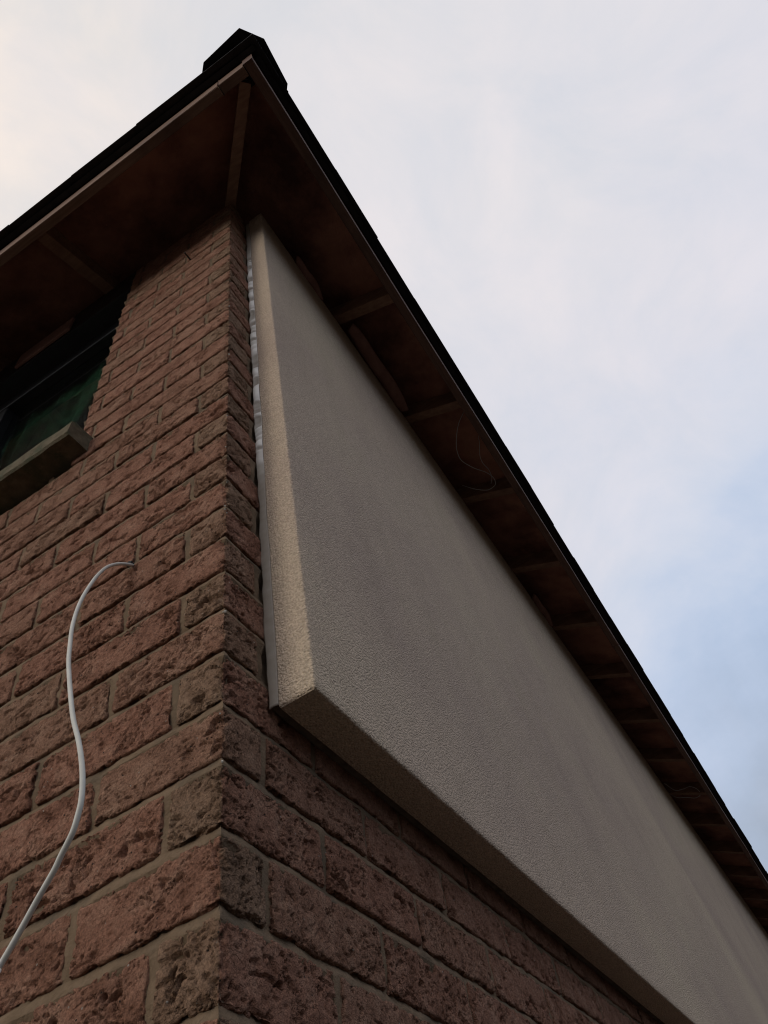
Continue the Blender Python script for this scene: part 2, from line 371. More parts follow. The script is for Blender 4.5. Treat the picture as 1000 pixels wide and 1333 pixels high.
# ------------------------------------------------------------------ mortar sheets (walls)
WX, WY = -6.0, 9.0             # far ends of the two walls
OX0, OX1, OZ0, OZ1 = -1.72, -0.470, 1.300, 2.520   # window opening
ZT = 2.68                      # wall top
def recess(u, z, zc, jn):
    """depth of the mortar face behind the brick face; u runs along wall"""
    pass
def zlines(z0, z1):
    """heights for the mortar grid: dense over each joint, sparse behind brick"""
    out = []
    n = math.floor(z0 / C) - 1
    while n * C < z1 + C:
        b = BED[n]
        for q in (-.0078, -.0058, -.0035, -.001, .0018, .0042, .0066): out.append((b + q, (q + .0078) / .0144))
        for q in (.0078 + (C - .0156) * .33, .0078 + (C - .0156) * .66): out.append((b + q, None))
        n += 1
    return [o for o in out if z0 <= o[0] <= z1]
def sheet(axis, u0, u1, z0, z1, du, corner=False):
    zl = [(z0, None)] + [q for q in zlines(z0 + .001, z1 - .001)] + [(z1, None)]
    us = list(np.linspace(u0, u1, max(2, int(round(abs(u1 - u0) / du))) + 1))
    perp = {0: [], 1: []}
    for par, f0 in ((0, HA if axis == 'A' else .190), (1, HA + LA / 2 if axis == 'A' else HB)):
        for k in range(60):
            q = (f0 + k * LA) * (-1 if axis == 'A' else 1)
            if min(u0, u1) + .01 < q < max(u0, u1) - .01: perp[par].append(q)
    pa = np.array(perp[0] + perp[1] + [99.])
    us = [q for q in us if np.min(np.abs(pa - q)) > .0125 or q in (u0, u1)]
    for q in perp[0] + perp[1]: us += [q + d_ for d_ in (-.0105, -.0072, -.0045, -.0015, .0015, .0045, .0072, .0105)]
    us = np.array(sorted(us, reverse=u1 < u0))
    us = us[np.concatenate([[True], np.abs(np.diff(us)) > .0004])]
    Z = np.array([q[0] for q in zl]); T = np.array([.45 if q[1] is None else q[1] for q in zl]); BK = np.array([q[1] is None for q in zl])
    U, ZZ = np.meshgrid(us, Z); TT = np.repeat(T[:, None], len(us), 1)
    P3 = np.stack([U.ravel() * (1 if axis == 'A' else 0), U.ravel() * (1 if axis == 'B' else 0), ZZ.ravel()], 1)
    base = .0012 + .0052 * TT.ravel() ** 1.5
    nz = (fbm(P3 * 38, 3, 301) - .5) * .0055 + (fbm(P3 * 150, 2, 311) - .5) * .0022
    R = np.clip(base + nz, .0004, .014)
    ROW = np.floor(ZZ.ravel() / C).astype(int) % 2
    near = np.where(ROW == 0, np.min(np.abs(U.ravel()[:, None] - np.array(perp[0] + [99.])[None]), 1), np.min(np.abs(U.ravel()[:, None] - np.array(perp[1] + [99.])[None]), 1))
    back = np.repeat(BK[:, None], len(us), 1).ravel()
    R = np.where(back, np.where(near < .009, np.clip(.0036 + nz * .8, .0008, .012), np.clip(.0125 + nz, .0105, .016)), R)
    V = []
    for i in range(len(R)):
        if axis == 'A': V.append([U.ravel()[i], R[i], P3[i, 2]])
        else: V.append([-R[i], U.ravel()[i], P3[i, 2]])
    V = np.array(V).reshape(len(Z), len(us), 3)
    if corner:                 # both sheets end in the same arris
        ca = np.clip(.0012 + .0052 * T ** 1.5 + (vnoise(np.stack([Z * 0, Z * 0, Z * 60], 1), 321) - .5) * .002, .001, .012)
        ca = np.where(BK, .014, ca); V[:, 0, 0] = -ca; V[:, 0, 1] = ca
    nu = len(us); F = []
    for a in range(len(Z) - 1):
        for b_ in range(nu - 1):
            q = (a * nu + b_, a * nu + b_ + 1, (a + 1) * nu + b_ + 1, (a + 1) * nu + b_)
            F.append(q if (axis == 'B') == (u1 > u0) else q[::-1])
    return V.reshape(-1, 3), F
wa = MB()
V, F = sheet('A', 0, -1.36, -.42, 1.30, .0055, True); wa.add(V, F)
V, F = sheet('A', 0, OX1, 1.30, ZT, .0075, True); wa.add(V, F)
# wall body behind and around the sheets
y0, y1 = .016, .25
wa.box(WX, -.016, y0, y1, -OZ, OZ0); wa.box(OX1, -.016, y0, y1, OZ0, ZT); wa.box(WX, OX0, y0, y1, OZ0, ZT); wa.box(OX0, OX1, y0, y1, OZ1 + .02, ZT)
wa.box(WX, -.007, .007, y0, -OZ, -.42); wa.box(WX, -1.36, .007, y0, -.42, OZ0); wa.box(WX, OX0, .007, y0, OZ0, ZT)
wall_a = wa.obj('wall', M['mortar'], house, label='front brick wall with the window, in stretcher bond')
wb = MB()
V, F = sheet('B', 0, .125, -.42, ZT, .006, True); wb.add(V, F)
V, F = sheet('B', .125, 2.6, -.42, .44, .0065); wb.add(V, F)
wb.box(-.25, -.016, .26, WY, -OZ, ZT)
wb.box(-.016, -.007, .007, WY, -OZ, -.42); wb.box(-.016, -.007, 2.6, WY, -.42, ZT); wb.box(-.016, -.007, .125, 2.6, .44, ZT)
wall_b = wb.obj('wall', M['mortar'], house, label='side brick wall carrying the rendered panel')
# other two sides and the ceiling, so that the house is closed
wc = MB(); wc.box(WX - .25, WX, 0, WY, -OZ, ZT); wc.box(WX, -.25, WY - .25, WY, -OZ, ZT)
wc.obj('wall', M['brick'], house, tint=True, label='plain far walls of the house')
ce = MB(); ce.box(WX, -.27, .27, WY - .25, ZT - .05, ZT - .02); ce.obj('ceiling', M['deck'], house)

# ------------------------------------------------------------------ bricks
JH = JT / 2
drops = {'A': [(1, 1)], 'B': [(0, -1)], 'C': [(0, -1), (1, 1)]}
cnt = 0
def lay(kind, x0, x1, y0, y1, n, parent, tan, res):
    global cnt
    r = random.Random(cnt * 7 + 1); cnt += 1
    j = lambda s: r.uniform(-s, s)
    z0, z1 = BED[n] + JH + j(.0012), BED[n + 1] - JH + j(.0012)
    if kind == 'A': x0 += j(.0015); x1 += j(.0015); y0 += j(.0013)
    elif kind == 'B': y0 += j(.0015); y1 += j(.0015); x1 += j(.0013)
    else: x1 += j(.0012); y0 += j(.0012)
    rough = .85 if tan else r.choice([.3, .45, .65, .95])
    V, F, c = brick_mesh(x0, x1, y0, y1, z0, z1, res, rough, cnt * .731, drops[kind], kind)
    t = (r.uniform(.5, .9) if tan else min(1, max(0, r.gauss(.10, .13))))
    if kind == 'C':            # struck header ends are sandier and browner than the red faces
        hd = r.uniform(.45, .95); fr = min(1, max(0, r.gauss(.10, .13)))
        onB = (-V[:, 0] + (x1 - c[0])) < (V[:, 1] - (y0 - c[1]))
        t = np.where(onB, fr if tan else hd, hd if tan else fr)
    me = mesh('brick', V, F, M['brick'], t, True)
    link('brick', me, parent, Vector((c[0], c[1], c[2] + OZ)) - parent.location)
DA = .055
for n in range(-4, 34):
    zc = (n + .5) * C
    res = .0017 if -.08 < zc < .3 else .0022 if zc < .62 else (.0027 if zc < 1.3 else .0036)
    if n < -1: res = .006
    even = n % 2 == 0
    # corner brick
    if even: lay('C', -HA + JH, 0, 0, .190 - JH, n, wall_a, True, res)
    else: lay('C', -(HA + LA / 2) + JH, 0, 0, HB - JH, n, wall_a, False, res)
    # front wall
    x = -HA if even else -(HA + LA / 2)
    xl = -1.36 if n < 16 else OX1
    while x > xl + .03:
        xe = max(x - LA, xl - (0 if n < 16 else -JH))
        rr = res if x > -.7 or zc > 1.3 else .005
        lay('A', xe + JH, x - JH, 0, DA, n, wall_a, rng.random() < .03, rr)
        x -= LA
    # side wall below the panel
    if n <= 4:
        y = .190 if even else HB
        while y < 2.6 - .05:
            ye = min(y + LA, 2.6)
            lay('B', -DA, 0, y + JH, ye - JH, n, wall_b, rng.random() < .03, (.0018 if y < .35 else .0026 if y < .9 else .0045) if n >= 0 else .007)
            y += LA
# remaining brickwork, out of the picture, joined
fa, fb = MB(), MB()
for n in range(-22, 34):
    z0, z1 = BED[n] + JH, BED[n + 1] - JH
    even = n % 2 == 0
    x = 0
    first = HA if even else HA + LA / 2
    while x > WX:
        xe = max(x - (first if x == 0 else LA), WX)
        if n < -4: hi_ = min(x - JH, -.001)
        elif n < 16: hi_ = min(x - JH, -1.362)
        else: hi_ = min(x - JH, OX0 - .002)
        lo_ = max(xe + JH, WX)
        if hi_ - lo_ > .012 and not (n == 16 and lo_ > -1.8): fa.box(lo_, hi_, .001, .05, z0, z1, rng.random() * .4)
        x = xe
    y = .03; first = .19 if even else HB
    y = first
    if n < -4: fb.box(-.05, -.001, .002 if True else 0, y - JH, z0, z1, rng.random() * .4)
    while y < WY:
        ye = min(y + LA, WY)
        lo_ = y + JH if (n < -4 or y > 2.55) else max(y + JH, 2.602)
        if n < 5 and ye - JH - lo_ > .012: fb.box(-.05, 0, lo_, ye - JH, z0, z1, rng.random() * .4)
        y = ye
for q, wl_ in ((fa, wall_a), (fb, wall_b)):
    o = q.obj('brickwork', M['brick'], wl_, tint=True, kind='stuff'); o.location = o.location - wl_.location

# pale crumbs of mortar caught on the arris
cb = MB(); r_ = random.Random(11)
for z in (.70, .705, .715, .79, .47, .475, .30, .235, 1.02, 1.31, .905, 1.62):
    a = r_.uniform(.0012, .0028); x, y = (r_.uniform(-.004, -.001), r_.uniform(-.002, .004)); z += r_.uniform(-.004, .004)
    cb.add([(x - a, y, z), (x, y - a, z), (x + a, y, z), (x, y + a, z), (x, y, z + a), (x + a * .2, y, z - a * .8)], [(0, 1, 4), (1, 2, 4), (2, 3, 4), (3, 0, 4), (1, 0, 5), (2, 1, 5), (3, 2, 5), (0, 3, 5)])
o = cb.obj('mortar_crumbs', M['fleck'], wall_a, kind='stuff'); o.location = o.location - wall_a.location

# ------------------------------------------------------------------ rendered insulation panel on the side wall
PS, PX, PZ0, PZ1, PY1 = .0887, .071, .3548, 2.685, 8.9
panel = thing('wall_panel', 'pale grey textured render panel standing proud of the side brick wall under the eaves', 'wall panel', (PX / 2, PS, PZ0 + OZ))
def ploc(o):
    o.location = Vector(o.location) - Vector(panel.location); return o
def grid_box(x0, x1, y0, y1, z0, z1, res, rad, amp, seed):
    V, F = [], []
    P, F, c = None, None, None
    return
pm = MB()
# slightly wavering, hand floated edges: profile loops along y at both arrises and along z at the near end
zs = np.concatenate([np.linspace(PZ0, PZ1, 120)])
ys = np.concatenate([np.linspace(PS, PS + 1.2, 90), np.linspace(PS + 1.22, PY1, 150)])
def wob(P, a=.0011, s=26): return (fbm(np.atleast_2d(P) * s, 3, 401) - .5) * 2 * a
X0 = .0160
def pt(x, y, z): return (x, y, z)
Vv, Ff = [], []
def strip(A, B):
    k = len(Vv); n = len(A); Vv.extend(A); Vv.extend(B)
    for i in range(n - 1): Ff.append((k + i, k + i + 1, k + n + i + 1, k + n + i))
rb = .0035
# build by loops: cross-section path around near end (side face -> rounded arris -> front) for each z
path = [(X0, PS), (X0 + .017, PS), (X0 + .034, PS), (PX - rb, PS), (PX - rb * .3, PS + rb * .3), (PX, PS + rb)] + [(PX, y) for y in ys[1:]]
rows = [PZ0 + rb] + list(zs[1:])
G = [[pt(x, y, z) for x, y in path] for z in rows]
under = []
for dz, ins in ((rb * .3, rb * .3), (0, rb)):
    row = []
    for (x, y) in path:
        xx = min(x, PX - ins) if x > PX - rb - 1e-6 else x
        yy = max(y, PS + ins)
        row.append(pt(xx, yy, PZ0 + dz))
    under.append(row)
inner = [pt(X0, max(y, PS + rb), PZ0) if y > PS + rb else pt(min(x, X0), PS + rb, PZ0) for x, y in path]
allrows = [inner, under[1], under[0]] + G
npth = len(path)
k = 0
for r_ in allrows: Vv.extend(r_)
for a in range(len(allrows) - 1):
    for i in range(npth - 1):
        Ff.append((a * npth + i, a * npth + i + 1, (a + 1) * npth + i + 1, (a + 1) * npth + i))
Q = np.array(Vv)
dx, dy, dz = wob(Q), wob(Q + (9, 0, 0)), wob(Q + (0, 9, 0))
slow = (fbm(Q * 1.7, 2, 441) - .5) * .004
Q = Q + np.stack([np.where(Q[:, 0] > X0 + .001, dx + slow * (Q[:, 0] > .05), 0), dy, dz], 1)
pm.add(Q.tolist(), Ff)
pm.add([(X0, PS, PZ1), (PX, PS, PZ1), (PX, PY1, PZ1), (X0, PY1, PZ1), (X0, PS, PZ0), (PX, PS, PZ0), (PX, PY1, PZ0), (X0, PY1, PZ0)], [(0, 1, 2, 3), (2, 3, 7, 6)])
o = ploc(pm.obj('render_face', M['render'], panel)); o.data.polygons.foreach_set('use_smooth', [True] * len(o.data.polygons))
fm = MB()
yy = np.linspace(PS + .004, PY1, 240)
Z0 = PZ0 + .006 + .004 * fbm(np.stack([yy * 0, yy * 20, yy * 0], 1), 2, 431)
fv = [(.0005, y, z) for y, z in zip(yy, Z0)] + [(X0 + .002, y, z - .002) for y, z in zip(yy, Z0)]
n_ = len(yy)
fm.add(fv, [(i, n_ + i, n_ + i + 1, i + 1) for i in range(n_ - 1)])
fm.add([(.0005, PS + .004, PZ0 + .008), (X0, PS + .004, PZ0 + .006), (X0, PS + .004, PZ1), (.0005, PS + .004, PZ1)], [(0, 1, 2, 3)])
ploc(fm.obj('gap_filler', M['foam'], panel))
# pale crinkled sealing strip down the joint between brick and panel
sv, sf, stt = [], [], []
zr = np.arange(PZ0 + .002, 2.655, .0035); cols = 9
tt = np.linspace(0, 1, cols)
o1 = zr * 0 + 1
E1 = (fbm(np.stack([o1 * 3, o1 * 7, zr * 9], 1), 3, 501) - .5) * .011
E2 = (fbm(np.stack([o1 * 1, o1 * 5, zr * 26], 1), 3, 506) - .5) * .007
CR = sstep(.56, .66, fbm(np.stack([o1 * 9, o1 * 2, zr * 42], 1), 2, 521)); BU = fbm(np.stack([o1, o1 * 5, zr * 60], 1), 2, 511)
FO = sstep(.85, 1.05, zr) * sstep(2.35, 2.1, zr)
for z, e1, e2, crs, bu, fo in zip(zr, E1, E2, CR, BU, FO):
    for q in tt:
        arch = math.sin(math.pi * q)
        x = .0010 + e2 * (1 - q) + q * (.0165 + e1 * .35)
        y = PS - .0022 - arch * (.0012 + .0030 * bu * fo) + .0034 * crs * arch * (.15 + fo) - .0035 * (1 - q) * fo * bu
        sv.append((x, y, z + .006 * q * fo * math.sin(z * 31))); stt.append(float(np.clip(fo * (.35 + .9 * bu) * (1 - .75 * crs), 0, 1)))
for a in range(len(zr) - 1):
    for i in range(cols - 1):
        sf.append((a * cols + i, a * cols + i + 1, (a + 1) * cols + i + 1, (a + 1) * cols + i))
sm = MB(); sm.add(sv, sf)
sm.t = stt; o = ploc(sm.obj('sealing_strip', M['film'], panel, tint=True)); o.data.polygons.foreach_set('use_smooth', [True] * len(o.data.polygons))
sol = o.modifiers.new('solid', 'SOLIDIFY'); sol.thickness = .0015; sol.offset = -1

# ------------------------------------------------------------------ window in the front wall
win = MB()
FY0, FY1 = .066, .125
win.box(OX0, OX1 - .001, FY0, FY1, 2.436, OZ1); win.box(OX0, OX1 - .001, FY0, FY1, OZ0 + .06, 1.43)
win.box(OX1 - .062, OX1 - .001, FY0, FY1, 1.43, 2.436); win.box(OX0, OX0 + .06, FY0, FY1, 1.43, 2.436)
win.box(OX1 - .70, OX1 - .64, FY0 + .001, FY1, 1.43, 2.436)
window = win.obj('window', M['frame'], house, bevel=.003, label='dark framed window with a painted green reflection behind its panes')
wl = window.location
def wsub(o): o.location = Vector(o.location) - wl; return o
for xa, xb in ((OX1 - .64, OX1 - .062), (OX0 + .06, OX1 - .70)):
    q = MB(); q.box(xa, xb, .098, .104, 1.43, 2.436); wsub(q.obj('pane', M['glass'], window))
q = MB(); q.box(OX0 + .06, OX1 - .062, FY0 - .003, FY0 - .0005, 2.430, 2.4345); wsub(q.obj('glazing_bead', M['bead'], window))
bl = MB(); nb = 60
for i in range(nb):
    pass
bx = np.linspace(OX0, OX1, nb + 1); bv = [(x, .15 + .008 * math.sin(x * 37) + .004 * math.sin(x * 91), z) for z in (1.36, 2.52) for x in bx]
bl.add(bv, [(i, i + 1, nb + 2 + i, nb + 1 + i) for i in range(nb)]); wsub(bl.obj('painted_reflection', M['painted_reflection'], window))  # added sheet behind the glass, coloured like greenery mirrored in it
# opening reveals
rv = MB(); rv.box(OX0, OX1, .0, .25, OZ1, OZ1 + .018); rv.obj('lintel_board', M['frame'], house, bevel=.002)
pl = MB(); pl.box(-1.03, -.755, -.012, .0, 2.545, 2.66); pl.obj('packing_board', M['plank'], house, bevel=.003)
# the timber above the opening
lt = MB(); lt.box(OX0, OX1 + .004, .002, .03, OZ1 + .018, ZT + .05); lt.obj('lintel_facing', M['frame'], house, bevel=.002)
# sill
sx = np.linspace(-1.78, -.412, 46); SV = []; SF = []
prof = [(.07, 1.372), (-.052, 1.3665), (-.0605, 1.360), (-.0625, 1.31), (-.057, 1.303), (.0, 1.303), (.07, 1.303)]
for x in sx:
    for (y, z) in prof:
        e = (fbm(np.array([[x * 30, y * 30, z * 30]]), 3, 601)[0] - .5) * .006
        SV.append((x, y + (e if y < 0 else 0), z + e * .6))
m_ = len(prof)
for a in range(len(sx) - 1):
    for i in range(m_ - 1): SF.append((a * m_ + i, (a + 1) * m_ + i, (a + 1) * m_ + i + 1, a * m_ + i + 1))
SF.append(tuple((len(sx) - 1) * m_ + i for i in range(m_))); SF.append(tuple(i for i in range(m_))[::-1])
sl = MB(); sl.add(SV, SF); sl.obj('window_sill', M['sill'], house)

# ------------------------------------------------------------------ roof
SL = .5
EA, EB = .337, .353            # outer faces of the fascia boards (y=-EA, x=EB)
TA, TB = .383, .394            # tile drip edges
DX = .098                      # rafter depth measured vertically
def zu(x, y):                  # underside of roof boarding
    return 2.645 + SL * min(EB - x, EA + y)
RX0, RY1 = WX - .35, WY + .35
hw = (EB - RX0) / 2
ridge_x = EB - hw
def deck_pt(x, y):
    d = min(EB - x, y + EA, x - RX0, RY1 - y); return 2.645 + SL * d
rd = MB()
e0 = [(EB, -EA), (EB, RY1), (RX0, RY1), (RX0, -EA)]
rp = [(ridge_x, -EA + hw), (ridge_x, RY1 - hw)]
for off in (0, .012):
    V = [(x, y, deck_pt(x, y) + off) for x, y in e0 + rp]
    Fq = [(0, 1, 5, 4), (1, 2, 5), (2, 3, 4, 5), (3, 0, 4)]
    rd.add(V, Fq if off else [f[::-1] for f in Fq])
roof = rd.obj('roof', M['deck'], house)
rl = Vector(roof.location)
def rsub(o): o.location = Vector(o.location) - rl; return o
def rake(mb, x0, x1, y0, y1, along, dep, zoff):
    """timber whose top follows the roof slope. along = 'x' (side eave) or 'y' (front eave)"""
    P = [(x0, y0), (x1, y0), (x1, y1), (x0, y1)]
    f = (lambda x, y: 2.645 + SL * (EB - x)) if along == 'x' else (lambda x, y: 2.645 + SL * (EA + y))
    mb.hexa([(x, y, f(x, y) - dep + zoff) for x, y in P] + [(x, y, f(x, y) + zoff) for x, y in P])
rr_ = random.Random(3)
ypos = [.61 + .583 * i for i in range(15)]
for i, y in enumerate(ypos):
    q = MB(); a = rr_.uniform(-.006, .006)
    rake(q, max(-1.2, EB - EA - y + .06), EB - .034, y - .022 + a, y + .022 + a, 'x', DX - (.004 * (i % 3)), -.001)
    rsub(q.obj('rafter', M['rafter'], roof, bevel=.002))
for i in range(9):
    x = -.594 - .583 * i
    q = MB(); rake(q, x - .022, x + .022, -EA + .031, min(1.2, EB - EA - x - .06), 'y', DX, -.001)
    rsub(q.obj('rafter', M['rafter'], roof, bevel=.002))
# hip rafter down the diagonal
q = MB(); h = .019; s2 = math.sqrt(.5)
def hp(t, s): return ((t + s) * s2, (-t + s) * s2)
ta, tb = .415, -1.6
P = [hp(tb, -h), hp(ta, -h), hp(ta, h), hp(tb, h)]
zt_ = lambda t: 2.645 + SL * ((EB + EA) / 2 - t * s2)
q.hexa([(x, y, zt_(t) - .125) for (x, y), t in zip(P, (tb, ta, ta, tb))] + [(x, y, zt_(t) - .012) for (x, y), t in zip(P, (tb, ta, ta, tb))])
rsub(q.obj('hip_rafter', M['rafter'], roof, bevel=.002))
# jack rafters either side of the hip
# fascia boards, the side board runs past the front one at the corner
q = MB(); n = 46
def board(axis, c0, c1, u0, u1, z0, z1, segs):
    """long board with a slightly uneven run"""
    q = MB(); us = np.linspace(u0, u1, segs + 1)
    V = []
    for u in us:
        d = (fbm(np.array([[u * 1.3, 3, c0 * 7]]), 2, 701)[0] - .5) * .008
        dz = (fbm(np.array([[u * 1.1, 9, c0 * 7]]), 2, 711)[0] - .5) * .010
        for c_, z in ((c0, z0), (c1, z0), (c1, z1), (c0, z1)):
            V.append((c_ + d, u, z + dz) if axis == 'y' else (u, c_ + d, z + dz))
    F = []
    for a in range(segs):
        for i in range(4):
            f = (a * 4 + i, a * 4 + (i + 1) % 4, (a + 1) * 4 + (i + 1) % 4, (a + 1) * 4 + i); F.append(f)
    F.append((0, 1, 2, 3)); F.append(tuple(segs * 4 + i for i in (3, 2, 1, 0)))
    q.add(V, F); return q
fz0, fz1 = 2.500, 2.638
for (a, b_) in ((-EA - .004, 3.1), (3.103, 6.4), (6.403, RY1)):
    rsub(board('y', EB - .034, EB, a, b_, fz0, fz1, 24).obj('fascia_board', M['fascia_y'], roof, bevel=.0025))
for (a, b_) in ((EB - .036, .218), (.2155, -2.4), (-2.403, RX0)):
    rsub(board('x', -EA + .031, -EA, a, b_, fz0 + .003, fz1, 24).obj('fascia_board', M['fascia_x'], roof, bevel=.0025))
# tiles: two eaves courses piece by piece on the two visible eaves, the rest joined
def tile(pts, drop_, th=.016, lift=.0):
    """pts: plan corners; top follows the roof"""
    mb = MB(); mb.prism(pts, [deckz(x, y) + lift for x, y in pts], [deckz(x, y) + lift + th for x, y in pts]); return mb
def deckz(x, y): return 2.665 + SL * min(EB - x, EA + y)
TW = .295
i = 0; y = -TA + .20
while y < WY + .3:
    j1 = rr_.uniform(-.003, .003); lf = rr_.uniform(0, .003)
    pts = [(.02, y), (TB + j1, y), (TB + j1 + rr_.uniform(-.0015, .0015), y + TW - .0006), (.02, y + TW - .0006)]
    mb = MB(); f = lambda x: 2.668 + SL * (EB - x) + lf
    x_in = max(.02, 0)
    clip = [(max(px, -py + .02), py) for px, py in pts] if y < .1 else pts
    mb.prism(clip, [f(x) for x, _ in clip], [f(x) + .017 for x, _ in clip])
    rsub(mb.obj('roof_tile', M['tile'], roof, bevel=.002)); y += TW
x = TB - .20
while x > WX - .3:
    j1 = rr_.uniform(-.003, .003); lf = rr_.uniform(0, .003)
    pts = [(x, -TA + j1), (x, -.02), (x - TW + .0006, -.02), (x - TW + .0006, -TA + j1 + rr_.uniform(-.0015, .0015))]
    pts = pts[::-1]
    clip = [(px, min(py, -px - .02) if px > 0 else py) for px, py in pts]
    mb = MB(); f = lambda yy_: 2.668 + SL * (EA + yy_) + lf
    mb.prism(clip, [f(yv) for _, yv in clip], [f(yv) + .017 for _, yv in clip])
    rsub(mb.obj('roof_tile', M['tile'], roof, bevel=.002)); x -= TW
ct = MB()                       # corner triangle of tiling below the cap, and upper courses
P = [(TB - .2, -TA), (TB, -TA), (TB, -TA + .2), (TB - .2, -TA + .2)]
ct.prism(P, [2.668 + SL * min(EB - x, EA + y) for x, y in P], [2.685 + SL * min(EB - x, EA + y) for x, y in P])
k = 1
while k * .30 < hw - .1:
    a0, a1 = .30 * k - .02, .30 * (k + 1) + .02
    for side in ('B', 'A'):
        if side == 'B':
            P = [(TB - a0, -TA + a0), (TB - a0, RY1), (TB - a1, RY1), (TB - a1, -TA + a1)]
            z = [2.668 + SL * (EB - px) + (.034 if i_ in (0, 1) else .012) for i_, (px, py) in enumerate(P)]
        else:
            P = [(RX0 + a0, -TA + a0), (TB - a0, -TA + a0), (TB - a1, -TA + a1), (RX0 + a1, -TA + a1)]
            z = [2.668 + SL * (EA + py) + (.034 if i_ in (0, 1) else .012) for i_, (px, py) in enumerate(P)]
        ct.prism(P, [q_ - .016 for q_ in z], z)
    k += 1
rsub(ct.obj('tiling', M['tile'], roof, kind='stuff'))
# tiling battens seen behind the fascia
bt = MB(); bt.box(EB + .004, EB + .022, -TA + .06, RY1, 2.648, 2.664); bt.box(RX0, EB + .022, -EA - .022, -EA - .004, 2.648, 2.664)
rsub(bt.obj('tilting_fillet', M['tile'], roof))
# hip caps
def cap(pl_lo, t_in, lift):
    pass
def hipz(t): return 2.690 + SL * ((TB + TA) / 2 - t * s2)
def hip_cap(t0, tS, t1, lift):
    """t0 outer tip, tS where the mitred sides begin, t1 upper end; cross-section a folded trough"""
    V = []
    rowsT = [[(-.142, tS), (-.138, tS + .03), (-.036, t0), (.049, t0 - .012), (.144, tS + .03), (.146, tS)], None]
    secs = []
    o_ = [(-.142, tS), (-.140, tS + .035), (-.036, t0), (.049, t0 - .012), (.144, tS + .035), (.146, tS)]
    i_ = [(-.142, t1), (-.140, t1), (-.036, t1), (.049, t1), (.144, t1), (.146, t1)]
    def zz(s, t):
        drop = 0 if abs(s) < .06 else .072
        return hipz(t) + lift + .035 - drop
    V = []
    for pts in (o_, i_):
        for s, t in pts: V.append((*hp(t, s), zz(s, t)))
    for pts in (o_, i_):
        for s, t in pts: V.append((*hp(t, s), zz(s, t) - .020))
    F = []
    for a in range(5):
        F.append((a, a + 1, 7 + a, 6 + a)); F.append((12 + a, 18 + a, 19 + a, 13 + a))
        F.append((a, 12 + a, 13 + a, a + 1)); F.append((6 + a, 7 + a, 19 + a, 18 + a))
    F.append((0, 6, 18, 12)); F.append((5, 17, 23, 11))
    mb = MB(); mb.add(V, F); return mb
o = rsub(hip_cap(.552, .395, .05, .0).obj('hip_tile', M['tile'], roof, bevel=.004))
for k in range(1, 9):
    t0 = .552 - .40 * k
    rsub(hip_cap(t0, t0 - .004, t0 - .46, .014).obj('hip_tile', M['tile'], roof))
mb = MB(); P = [hp(.40, -.12), hp(.505, 0), hp(.40, .12), hp(.1, .0)]
zb_ = [2.668 + SL * min(EB - x, EA + y) for x, y in P]; mb.prism(P, zb_, [q_ + .03 for q_ in zb_]); rsub(mb.obj('mortar_bedding', M['tile'], roof))
# wall plate and offcuts wedged on top of the panel between rafters
wp = MB(); wp.box(-.11, -.02, .3, WY, ZT, ZT + .045); wp.box(WX, -.02, .03, .12, ZT, ZT + .045); wp.obj('wall_plate', M['deck'], house)
def offcut(x0, x1, ya, yb, z, tilt, nm='packing_board'):
    mb = MB(); seg = 14; V = []; prof_ = 8
    for i in range(seg + 1):
        t = i / seg; y = ya + (yb - ya) * t
        wv = math.sin(min(1, min(t, 1 - t) * 5) * math.pi / 2) ** .6 if 0 < t < 1 else .25
        cx = (x0 + x1) / 2 + .006 * math.sin(t * 5); hwid = (x1 - x0) / 2 * (.55 + .45 * wv)
        for a in range(prof_):
            an = 2 * math.pi * a / prof_
            ca, sa = math.cos(an + .39), math.sin(an + .39); k4 = (abs(ca) ** 5 + abs(sa) ** 5) ** -.2
            V.append((cx + hwid * ca * k4 + .004 * math.sin(t * 9 + z * 50), y + .02 * ca * (t - .5), z + tilt * (t - .5) + .010 * sa * k4 + .004 * math.sin(t * 11)))
    F = []
    for i in range(seg):
        for a in range(prof_): F.append((i * prof_ + a, i * prof_ + (a + 1) % prof_, (i + 1) * prof_ + (a + 1) % prof_, (i + 1) * prof_ + a))
    F.append(tuple(range(prof_))[::-1]); F.append(tuple(seg * prof_ + a for a in range(prof_)))
    mb.add(V, F); o = mb.obj(nm, M['plank'], house); o.data.polygons.foreach_set('use_smooth', [True] * len(o.data.polygons)); return o
offcut(.074, .128, .655, 1.125, 2.668, .0)
offcut(.060, .094, .30, .485, 2.676, .0)
offcut(.062, .100, 2.60, 2.885, 2.678, .0)

